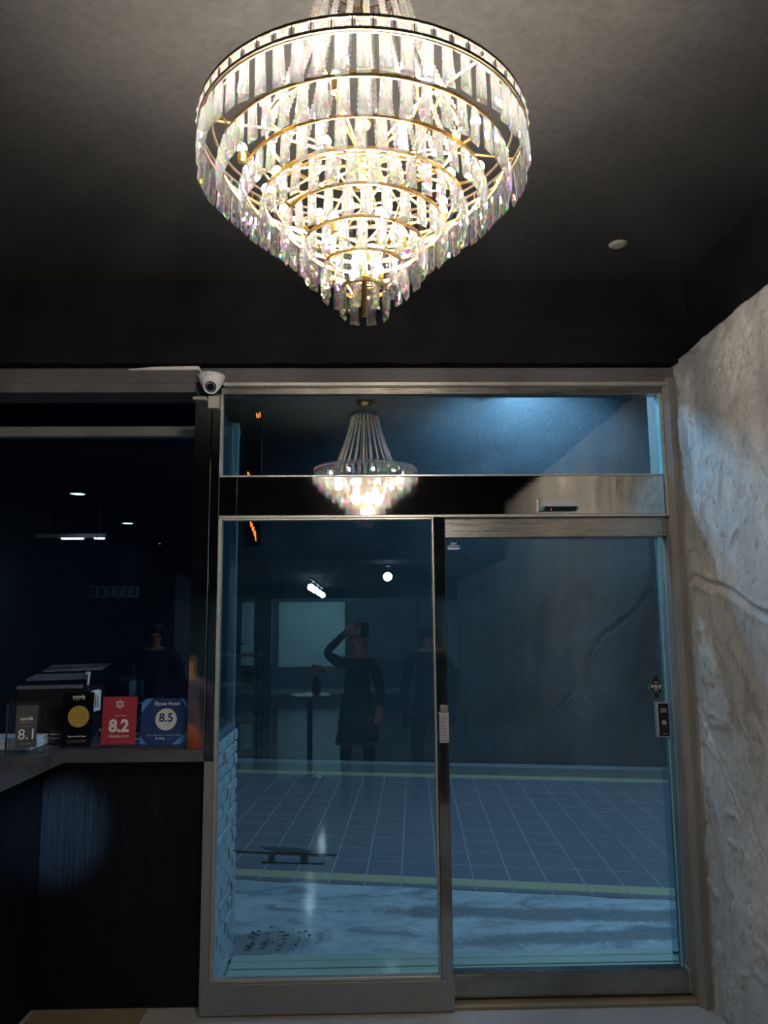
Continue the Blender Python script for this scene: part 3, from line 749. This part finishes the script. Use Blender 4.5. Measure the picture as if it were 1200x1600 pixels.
for i in range(nx):
    for j in range(ny): b.faces.new((vv[i][j], vv[i + 1][j], vv[i + 1][j + 1], vv[i][j + 1])).smooth = True
vals = [asph[v] for row in vv for v in row]
ao = obj('apron', ap, M_APR, g)
at = ao.data.attributes.new('worn', 'FLOAT', 'POINT')
for k, vv_ in enumerate(vals): at.data[k].value = vv_
DX = .06
def paver(u0, u1, v0, v1, mat, name='paver'):
    gx = .005; gy = .010
    def P(u, v): x = u + DX * v; return Vector((x, yl(x, v), 0))
    m = MB(); m.poly([P(u0 + gx, v0 + gy) + Vector((0, 0, -.02)), P(u1 - gx, v0 + gy) + Vector((0, 0, -.02)), P(u1 - gx, v1 - gy * .5) + Vector((0, 0, -.02)), P(u0 + gx, v1 - gy * .5) + Vector((0, 0, -.02))], (0, 0, .02 + random.uniform(0, .0008)))
    return m
cnt = 0; far = MB()
rows = [(0, .07, M_PAVE), (.07, .215, M_YEL)] + [(.215 + .31 * k, .215 + .31 * (k + 1), M_PAVE) for k in range(11)]
for ri, (v0, v1, mt) in enumerate(rows):
    vis = 5.3 + v0
    for k in range(-24, 24):
        u0 = k * .232 - .02; xm = u0 + .116 + DX * v0
        if xm < -.195 * vis - .35 or xm > .425 * vis + .3: 
            if -5 < xm < 6:
                u1 = u0 + .232
                def P(u, v): x = u + DX * v; return Vector((x, yl(x, v), -.012))
                far.poly([P(u0 + .005, v0 + .005), P(u1 - .005, v0 + .005), P(u1 - .005, v1 - .005), P(u0 + .005, v1 - .005)], (0, 0, .013), 1 if mt is M_YEL else 0)
            continue
        obj('paver', paver(u0, u0 + .232, v0, v1, mt), mt, g); cnt += 1
print('pavers', cnt)
fo = obj('paving_margin', far, [M_PAVE, M_YEL], g); fo['kind'] = 'stuff'
# far kerb with its yellow line
def yf(x, off=0): return yl(x, 3.66) + off
kb = MB(); kb.poly([(-6, yf(-6), -.01), (7, yf(7), -.01), (7, yf(7), .0025), (-6, yf(-6), .0025)], (0, .16, 0)); obj('far_line', kb, M_YEL, g)
kb = MB(); kb.poly([(-6, yf(-6, .16), -.01), (7, yf(7, .16), -.01), (7, yf(7, .16), .09), (-6, yf(-6, .16), .09)], (0, .22, 0)); obj('kerb', kb, M_KERB, g)
# dark drain frame let into the paving
dr = thing('drain_frame', 'dark ladder-shaped drain frame in the paving by the brick plinth', 'drain', (-.5, 5.95, .004))
def strip(p, q, w):
    p = Vector(p); q = Vector(q); d = (q - p).normalized(); nrm = Vector((-d.y, d.x, 0)) * w
    return MB().poly([p - nrm, q - nrm, q + nrm, p + nrm], (0, 0, .003))
M_IRON = plain('dark_iron', (.012, .014, .017), .6)
obj('bar', strip((-.50, .14, 0), (.28, .0, 0), .016), M_IRON, dr)
obj('bar', strip((-.24, -.14, 0), (.20, -.20, 0), .009), M_IRON, dr)
obj('bar', strip((-.19, .08, 0), (-.17, -.15, 0), .022), M_IRON, dr)
obj('bar', strip((.05, .04, 0), (.06, -.18, 0), .026), M_IRON, dr)
obj('patch', MB().poly([(-.30, .24, -.001), (-.05, .21, -.001), (.10, .12, -.001), (.06, .07, -.001), (-.12, .09, -.001), (-.22, .18, -.001)], (0, 0, .003)), plain('tar', (.05, .055, .06), .8), dr)
# deck boards before the doors
dk = sroot('deck', 'weathered timber deck step outside the doors', 'deck')
obj('bearer', MB().box((-.66, 3.78, -.008), (1.50, 4.22, -.002)), M_DKWOOD, dk)
y0 = 3.775
for k, wdt in enumerate((.062, .098, .108, .085, .085)):
    e = 1.555 - .010 * k if k else 1.555
    obj('deck_board', MB().box((-.672, y0 + .005, -.001), (e, y0 + wdt - .006, .020 + .002 * (k % 2)), .003), M_DECK, dk); y0 += wdt
# leaf litter by the plinth
lf = MB()
for k in range(34):
    x = -.62 + abs(random.gauss(0, .22)); y = 4.32 + abs(random.gauss(0, .13)); a = random.uniform(0, 6.28); s = random.uniform(.008, .022)
    c, sn = math.cos(a) * s, math.sin(a) * s
    lf.poly([(x - c, y - sn, .010), (x + sn * .5, y - c * .5, .014), (x + c, y + sn, .010), (x - sn * .5, y + c * .5, .016)], (0, 0, .001))
lo_ = obj('leaf_litter', lf, plain('dead_leaves', (.05, .045, .04), .9)); lo_['kind'] = 'stuff'; lo_['label'] = 'dark leaf litter on the concrete by the brick plinth'; lo_['category'] = 'litter'
# brick plinth with side glazing above it
bp = sroot('wall_plinth', 'whitewashed brick plinth just outside the fixed glass leaf', 'wall')
obj('mortar', MB().box((-.80, 3.745, -.01), (-.702, 4.24, 1.115)), concrete_mat('mortar', (.10, .11, .115), (.16, .17, .17), 12, .95, .5), bp)
M_BRK = concrete_mat('whitewashed_brick', (.30, .33, .34), (.52, .55, .56), 9, .85, .8, (.36, (.45, .42, .40)))
brk = []
for L in (.176, .084):
    for v in range(3):
        m = MB().box((0, 0, 0), (.016 + .004 * v, L, .052), .004)
        for vt in m.b.verts: vt.co += Vector((random.uniform(-.002, .003), random.uniform(-.003, .003), random.uniform(-.002, .002)))
        brk.append(m.mesh(M_BRK))
for r in range(18):
    y = 3.748; z = .004 + r * .0618; first = (r % 2 == 1)
    while y < 4.22:
        L = .084 if (first or y + .176 > 4.25) else .176; first = False
        put('brick', brk[(0 if L > .1 else 3) + random.randrange(3)], bp, (-.704, y, z)); y += L + .011
sw_ = sroot('window_3', 'side window above the brick plinth', 'window')
obj('pane', MB().box((-.712, 3.78, 1.16), (-.704, 4.20, 2.70)), M_GL, sw_)
M_PFR = plain('pale_blue_frame', (.17, .22, .26), .3, .2)
obj('frame', MB().box((-.735, 4.195, 1.12), (-.688, 4.24, 2.74), .003), M_PFR, sw_)
obj('frame', MB().box((-.73, 3.752, 1.12), (-.690, 3.785, 2.74), .003), M_PFR, sw_)
obj('sill', MB().box((-.76, 3.75, 1.116), (-.685, 4.25, 1.145), .004), M_PFR, sw_)
obj('cross_bar', MB().box((-.73, 3.785, 2.33), (-.692, 4.195, 2.36), .003), M_PFR, sw_)
# house opposite
ow = MB(); b = ow.b; nx, nz = 90, 46; vv = []
for i in range(nx + 1):
    x = -8 + 16 * i / nx; row = []
    for j in range(nz + 1):
        z = 6.5 * j / nz
        h = .05 * noise.fractal(Vector((x * .9, z * .5, 9)), 1, 2, 5) + .03 * noise.ridged_multi_fractal(Vector((x * .8 + z * .5, z * 1.3 - x * .4, 2)), 1, 2, 4, 1, 2)
        row.append(b.verts.new((x, yf(x, .40) + h, z)))
    vv.append(row)
for i in range(nx):
    for j in range(nz): b.faces.new((vv[i][j], vv[i + 1][j], vv[i + 1][j + 1], vv[i][j + 1])).smooth = True
M_OPP = concrete_mat('opposite_plaster', (.055, .06, .065), (.14, .145, .15), 1.6, .85, .9)
struct(obj('wall_opposite', ow, M_OPP), 'rough plastered wall of the house across the alley', 'wall')
# wall lamp on the house opposite
wl = thing('wall_lamp', 'bright cold wall lamp on the opposite wall, at the top of the transom', 'lamp', (1.75, yf(1.75, .30), 4.40))
obj('hood', MB().box((-.25, -.20, .02), (.25, .10, .06), .01), M_BLK, wl)
obj('diffuser', MB().box((-.22, -.17, -.01), (.22, .04, .019), .004), emit('cold_lamp', (.55, .85, 1.0), 6), wl)
# orange lettered blade sign
sg = thing('neon_sign', 'narrow dark sign with orange glowing strokes on the opposite wall', 'sign', (-1.36, yf(-1.36, .18), 3.45))
obj('board', MB().box((-.09, 0, -.86), (.11, .06, .86), .01), M_BLK, sg)
M_NEON = emit('orange_neon', (1.0, .20, .04), 2.6)
for x0, z0, ln in ((.035, .76, .06), (.055, .75, .05), (.075, .77, .06), (-.06, .03, .14), (-.035, -.02, .12), (-.01, -.06, .10), (.015, -.08, .09),
                   (-.02, -.56, .08), (.0, -.60, .09), (.02, -.64, .10), (.04, -.69, .12)):
    obj('stroke', MB().tube([(x0, -.012, z0), (x0 + .008, -.012, z0 - ln)], .007, 6), M_NEON, sg)
obj('stroke', MB().tube([(-.06, -.012, .03), (.02, -.012, -.10)], .005, 6), M_NEON, sg)
obj('stroke', MB().tube([(-.02, -.012, -.56), (.05, -.012, -.80)], .006, 6), M_NEON, sg)

# ================================================================== LOBBY BEHIND THE CAMERA (seen in the glass)
M_LED = emit('cold_led', (.75, .92, 1.0), 22)
M_TRK = emit('track_led', (.75, .92, 1.0), 170)
M_LEDS = emit('cold_led_soft', (.70, .90, 1.0), 9)
def track(name, x, ys_, label, g_):
    t = thing(name, label, 'spotlight', (x, ys_[0], 2.32), (0, 0, 0), g_)
    obj('rail', MB().box((-.02, ys_[-1] - ys_[0] - .3, -.03), (.02, .25, 0), .003), M_BLK, t)
    for y in ys_:
        d = y - ys_[0]
        h = obj('lamp_head', MB().cyl((0, d, -.03), (0, d, -.09), .008).cyl((0, d - .06, -.12), (0, d + .07, -.14), .045, .055, seg=16), M_BLK, t)
        obj('lamp_face', MB().cyl((0, d + .07, -.14), (0, d + .078, -.1412), .050, seg=16), M_TRK, h)
track('track_light', .25, [-1.8], 'single track spotlight on the low ceiling, right of the blonde person', 'lobby track lights')
track('track_light', -.80, [-4.3, -5.2, -6.4, -7.4], 'row of track spotlights receding along the low ceiling', 'lobby track lights')
for i, (x, y) in enumerate(((-3.54, -1.04), (-3.78, -3.9), (-4.02, -7.1))):
    d = thing('downlight', ['nearest round downlight over the reception', 'middle round downlight over the reception', 'farthest round downlight over the reception'][i], 'lamp', (x, y, 3.27), (0, 0, 0), 'reception downlights')
    obj('rim', MB().lathe([(.085, 0), (.085, -.012), (.105, -.012), (.11, 0)], 24), M_WHITE, d)
    obj('diffuser', MB().cyl((0, 0, -.008), (0, 0, -.002), .085, seg=24), M_LED, d)
lb = thing('tube_light', 'long tube light hanging over the reception', 'lamp', (-3.7, -1.6, 2.78))
obj('fixture', MB().box((-.55, -.04, 0), (.35, .04, .05), .004), M_WHITE, lb)
obj('tube', MB().box((-.22, -.03, -.02), (.05, .03, -.001)).box((.20, -.03, -.02), (.32, .03, -.001)), M_LED, lb)
obj('hanger', MB().cyl((-.4, 0, .05), (-.4, 0, .49), .005).cyl((.25, 0, .05), (.25, 0, .49), .005), M_SILV, lb)
sn = thing('letter_sign', 'hanging sign of six letter boxes reading ELYSEE behind the reception', 'sign', (-2.85, -.40, 2.03), (0, 0, math.pi))
M_LB = plain('letter_box_face', (.30, .52, .60), .5)
for k, chh in enumerate('ELYSEE'):
    q = obj('letter_box', MB().box((-.275 + .092 * k, 0, -.065), (-.275 + .092 * k + .084, .03, .065), .004), M_LB, sn)
    text('letter', chh, .11, M_BLK, q, (-.275 + .092 * k + .042, -.001, 0), bold=.002)
obj('hanger', MB().cyl((-.22, .015, .06), (-.22, .015, 1.24), .004).cyl((.22, .015, .06), (.22, .015, 1.24), .004), M_BLK, sn)
sh = thing('shelf_rack', 'dark rack with pale shelf boards by the lobby column', 'shelf', (-1.5, -2.3, 0))
M_BOARD = plain('pale_board', (.40, .50, .50), .6)
for z in (.14, .52, .93, 1.28): obj('shelf', MB().box((-.24, -.22, z), (.24, .22, z + .025), .003), M_BOARD, sh)
for sx in (-.23, .23):
    for sy in (-.21, .21): obj('leg', MB().box((sx - .012, sy - .012, 0), (sx + .012, sy + .012, 1.45), .002), M_BLK, sh)
M_LEAF = plain('houseplant_leaf', (.03, .09, .05), .6)
for i, (x, y, z, s) in enumerate(((-1.62, -2.2, .545, 1.0), (-1.40, -2.25, .955, .9), (-1.55, -2.25, 1.305, 1.1))):
    pp = thing('potted_plant', ['leafy plant in a pot on the second shelf', 'leafy plant in a pot on the third shelf', 'leafy plant in a pot on the top shelf'][i], 'plant', (x, y, z + .003), (0, 0, i * 1.0), 'plants on the lobby rack')
    obj('pot', MB().lathe([(0, 0), (.045, 0), (.06, .10), (.052, .10), (.04, .08), (0, .08)], 16), plain('clay_pot', (.18, .12, .09), .7), pp)
    fo_ = MB()
    for k in range(26):
        a = random.uniform(0, 6.28); e = random.uniform(.3, 1.3); L = random.uniform(.10, .20) * s
        dv = Vector((math.cos(a) * math.cos(e), math.sin(a) * math.cos(e), math.sin(e))) ; sd = dv.cross(Vector((0, 0, 1))).normalized() * .02
        p0 = Vector((0, 0, .08)); pm = p0 + dv * L * .6; p1 = p0 + dv * L + Vector((0, 0, -.03))
        fo_.poly([p0, pm - sd, p1, pm + sd], (0, 0, .0015))
    obj('foliage', fo_, M_LEAF, pp)
tb_ = thing('lobby_table', 'small round lobby table with a steel top', 'table', (-.62, -1.55, 0))
obj('table_top', MB().cyl((0, 0, .86), (0, 0, .885), .24, seg=28), M_SILV, tb_)
obj('pedestal', MB().cyl((0, 0, .02), (0, 0, .86), .03).cyl((0, 0, 0), (0, 0, .02), .17, seg=24), M_BLK, tb_)
fv = thing('flower_vase', 'dark vase of pale pink blossoms on the lobby table', 'vase', (-.55, -1.55, .886))
obj('vase', MB().lathe([(0, 0), (.04, 0), (.055, .08), (.03, .17), (.035, .2), (.028, .2), (0, .15)], 18), M_BLKG, fv, True)
bl = MB()
for k in range(40):
    a = random.uniform(0, 6.28); r = .11 * math.sqrt(random.random())
    bl.ico((r * math.cos(a) * 1.2, r * math.sin(a), .24 + .06 * (1 - (r / .11) ** 2) + random.uniform(-.01, .01)), random.uniform(.016, .026))
obj('blossom', bl, plain('pink_petals', (.62, .42, .50), .7), fv)

# ------------------------------------------------------------------ people (seen as reflections)
def person(label, base, rz, J, edges, coat, skin, legs, hair_m, hair_pts, cuts, head):
    """J: joint -> (x,y,z,radius); one skinned surface; material by region"""
    root = thing('person', label, 'person', base, (0, 0, rz))
    names = list(J); me = bpy.data.meshes.new('mesh')
    me.from_pydata([J[n][:3] for n in names], [(names.index(a), names.index(b_)) for a, b_ in edges], [])
    o = bpy.data.objects.new('body', me); COL.objects.link(o)
    o.modifiers.new('s', 'SKIN')
    for i, n in enumerate(names):
        r = J[n][3]; me.skin_vertices[0].data[i].radius = r if isinstance(r, tuple) else (r, r)
        me.skin_vertices[0].data[i].use_root = (n == 'pelvis')
    ss = o.modifiers.new('d', 'SUBSURF'); ss.levels = 1; ss.render_levels = 1
    dg = bpy.context.evaluated_depsgraph_get()
    m2 = bpy.data.meshes.new_from_object(o.evaluated_get(dg)); bpy.data.objects.remove(o)
    m2.materials.clear()
    for m in (coat, skin, legs): m2.materials.append(m)
    hem, hands = cuts
    for p in m2.polygons:
        c = p.center; p.use_smooth = True; p.material_index = 0
        if c.z < hem: p.material_index = 2
        if c.z > head[2] - .095 and (Vector(c) - Vector(head)).length < .19 and abs(c.x - head[0]) < .10: p.material_index = 1
        for hc in hands:
            if (c - Vector(hc)).length < .085: p.material_index = 1
    put('body', m2, root)
    hx, hy, hz = head
    f = MB().sph((hx - .033, hy + .088, hz + .01), .011, seg=8, ring=6).sph((hx + .033, hy + .088, hz + .01), .011, seg=8, ring=6)
    obj('eyes', f, M_INKD, root)
    obj('nose', MB().lathe([(0, .03), (.008, .02), (.013, -.01), (0, -.014)], 8, Matrix.Translation((hx, hy + .098, hz - .012))), skin, root)
    obj('mouth', MB().box((hx - .024, hy + .086, hz - .056), (hx + .024, hy + .094, hz - .048), .002), plain('lips', (.35, .12, .11), .5), root)
    h = MB()
    for c, r, scl in hair_pts: h.sph(c, r, scl, 14, 10)
    obj('hair', h, hair_m, root, True)
    return root
def std(hh, sh_w=.17, arms=None, hipw=.095, stance=.11, r=1.0):
    """joints for a standing adult of height hh facing +Y"""
    k = hh / 1.70
    J = {'pelvis': (0, 0, .93 * k, (.15 * r, .115 * r)), 'waist': (0, 0, 1.08 * k, (.135 * r, .105 * r)), 'chest': (0, .005, 1.28 * k, (.155 * r, .115 * r)),
         'neckb': (0, -.005, 1.43 * k, (.085, .07)), 'neck': (0, .0, 1.49 * k, .052), 'skull': (0, .015, 1.565 * k, (.072, .085)), 'crown': (0, .010, 1.645 * k, (.062, .075))}
    E = [('pelvis', 'waist'), ('waist', 'chest'), ('chest', 'neckb'), ('neckb', 'neck'), ('neck', 'skull'), ('skull', 'crown')]
    for s, n in ((-1, 'l'), (1, 'r')):
        J['hip' + n] = (s * hipw, 0, .86 * k, .095 * r); J['knee' + n] = (s * (hipw + stance) * .6, .02, .48 * k, .062 * r)
        J['ank' + n] = (s * stance, -.01, .09 * k, .043); J['toe' + n] = (s * (stance + .02), .14, .035, .034)
        E += [('pelvis', 'hip' + n), ('hip' + n, 'knee' + n), ('knee' + n, 'ank' + n), ('ank' + n, 'toe' + n)]
        J['sho' + n] = (s * sh_w, 0, 1.40 * k, .068 * r)
        el, wr_, hd_ = (arms or {}).get(n, ((s * (sh_w + .06), -.03, 1.12 * k), (s * (sh_w + .05), .06, .89 * k), (s * (sh_w + .045), .08, .82 * k)))
        J['elb' + n] = (*el, .050 * r); J['wri' + n] = (*wr_, .032); J['pal' + n] = (*hd_, .034)
        E += [('neckb', 'sho' + n), ('sho' + n, 'elb' + n), ('elb' + n, 'wri' + n), ('wri' + n, 'pal' + n)]
        d = (Vector(hd_) - Vector(wr_)).normalized(); sd = d.cross(Vector((0, 1, 0.2))).normalized()
        for f in range(4):
            o_ = sd * (.024 - .016 * f); L = (.065, .075, .07, .055)[f]
            a = Vector(hd_) + d * .03 + o_; c = a + d * L * .55 + Vector((0, .008, 0)); e = a + d * L + Vector((0, .022, 0))
            J['f%d' % f + n] = (*a, .0105); J['g%d' % f + n] = (*c, .0095); J['t%d' % f + n] = (*e, .008)
            E += [('pal' + n, 'f%d' % f + n), ('f%d' % f + n, 'g%d' % f + n), ('g%d' % f + n, 't%d' % f + n)]
        a = Vector(hd_) + sd * .04 + Vector((0, .012, 0)); e = a + (d + sd * .6).normalized() * .04
        J['th' + n] = (*a, .0115); J['ti' + n] = (*e, .009); E += [('pal' + n, 'th' + n), ('th' + n, 'ti' + n)]
    return J, E
M_COAT = plain('black_coat', (.012, .013, .017), .8); M_NAVY = plain('navy_jacket', (.02, .025, .05), .8); M_PURP = plain('violet_jacket', (.10, .10, .19), .8)
M_SKIN = plain('skin', (.56, .33, .25), .5, 0, .05); M_PANT = plain('dark_trousers', (.010, .011, .015), .8)
M_BLOND = plain('blonde_hair', (.36, .24, .12), .6, 0, .3, 60); M_DHAIR = plain('dark_hair', (.012, .010, .010), .5, 0, .3, 60)
# photographer: left arm raised, phone above the head
k = 1.55 / 1.70
arms = {'l': ((-.30, .02, 1.38), (-.13, .10, 1.545), (-.055, .155, 1.60)), 'r': ((.22, -.02, 1.02), (.20, .08, .86), (.19, .10, .80))}
J, E = std(1.55, .155, arms, .085, .10, .92)
hd0 = (0, .015, 1.565 * k)
pA = person('blonde person in a long black coat raising a phone, mirrored in the fixed leaf', (-.085, -.235, 0), R_(0), J, E, M_COAT, M_SKIN, M_PANT, M_BLOND,
       [((0, -.02, 1.46), .098, (1, 1, 1.05)), ((-.055, -.03, 1.36), .060, (.8, .9, 2.0)), ((.055, -.03, 1.36), .060, (.8, .9, 2.0)), ((0, -.05, 1.33), .08, (1, .6, 1.8))],
       (.10, [arms['l'][2], arms['r'][2]]), hd0)
obj('coat_skirt', MB().lathe([(.150, 1.0), (.165, .85), (.185, .68), (.205, .56), (.195, .56), (.17, .70), (.14, .98)], 20, Matrix.Diagonal((1, .8, 1, 1))), M_COAT, pA, True)
obj('fur_trim', MB().tube([(.205 * math.cos(t * .3142), .164 * math.sin(t * .3142), .56) for t in range(20)], .012, 6, True), plain('grey_trim', (.30, .30, .30), .9), pA)
ph = thing('phone', 'dark phone held up by the blonde person', 'phone', (-.012, -.022, 1.615), (R_(8), 0, 0))
obj('body', MB().box((-.038, -.004, -.09), (.038, .005, .045), .003), M_BLKG, ph)
obj('lens', MB().cyl((-.022, .005, .028), (-.022, .007, .028), .008, seg=16), M_BLK, ph)
# receptionist
J, E = std(1.68, .19)
person('dark-haired person in a navy jacket at the end of the counter', (-1.83, 1.70, 0), R_(-20), J, E, M_NAVY, M_SKIN, M_PANT, M_DHAIR,
       [((0, -.015, 1.615), .098, (.95, 1.0, .85)), ((0, -.05, 1.56), .085, (1, .8, 1))], (.80, []), (0, .015, 1.545))
# dark-clad bystander
J, E = std(1.60, .18)
person('person all in black standing right of the photographer', (.60, -.35, 0), R_(10), J, E, M_COAT, M_SKIN, M_PANT, M_DHAIR,
       [((0, -.015, 1.54), .098, (.95, 1.0, .9)), ((0, -.05, 1.46), .085, (1, .8, 1.3))], (.80, []), (0, .015, 1.47))
# short person in violet jacket with an orange bag
kk = 1.44 / 1.70
J, E = std(1.44, .16)
pB = person('short person in a violet jacket with an orange bag, mirrored in the post', (-1.37, 1.15, 0), R_(-25), J, E, M_PURP, M_SKIN, M_PANT, M_DHAIR,
       [((0, -.03, 1.375), .09, (.95, .9, .8)), ((0, -.055, 1.32), .08, (1, .7, 1))], (.68, []), (0, .015, 1.325))
bg = thing('shoulder_bag', 'orange shoulder bag worn by the short person in violet', 'bag', (-1.28, 1.43, .74))
obj('bag_body', MB().sph((0, 0, .06), .12, (.85, .55, 1.25), 16, 10), plain('orange_leather', (.62, .12, .03), .5), bg, True)
obj('strap', MB().tube([(-.07, .02, .16), (-.03, .0, .30), (.03, -.06, .36), (.07, -.02, .18)], .010, 6), plain('tan_strap', (.5, .3, .12), .6), bg)

# lettering as plain meshes
bpy.context.view_layer.update()
dg = bpy.context.evaluated_depsgraph_get()
for o in [o for o in SC.objects if o.type == 'FONT']:
    me = bpy.data.meshes.new_from_object(o.evaluated_get(dg)); nm = o.name.split('.')[0]
    q = bpy.data.objects.new('new', me); COL.objects.link(q)
    q.parent = o.parent; q.location = o.location; q.rotation_euler = o.rotation_euler; q.scale = o.scale
    bpy.data.objects.remove(o); q.name = nm
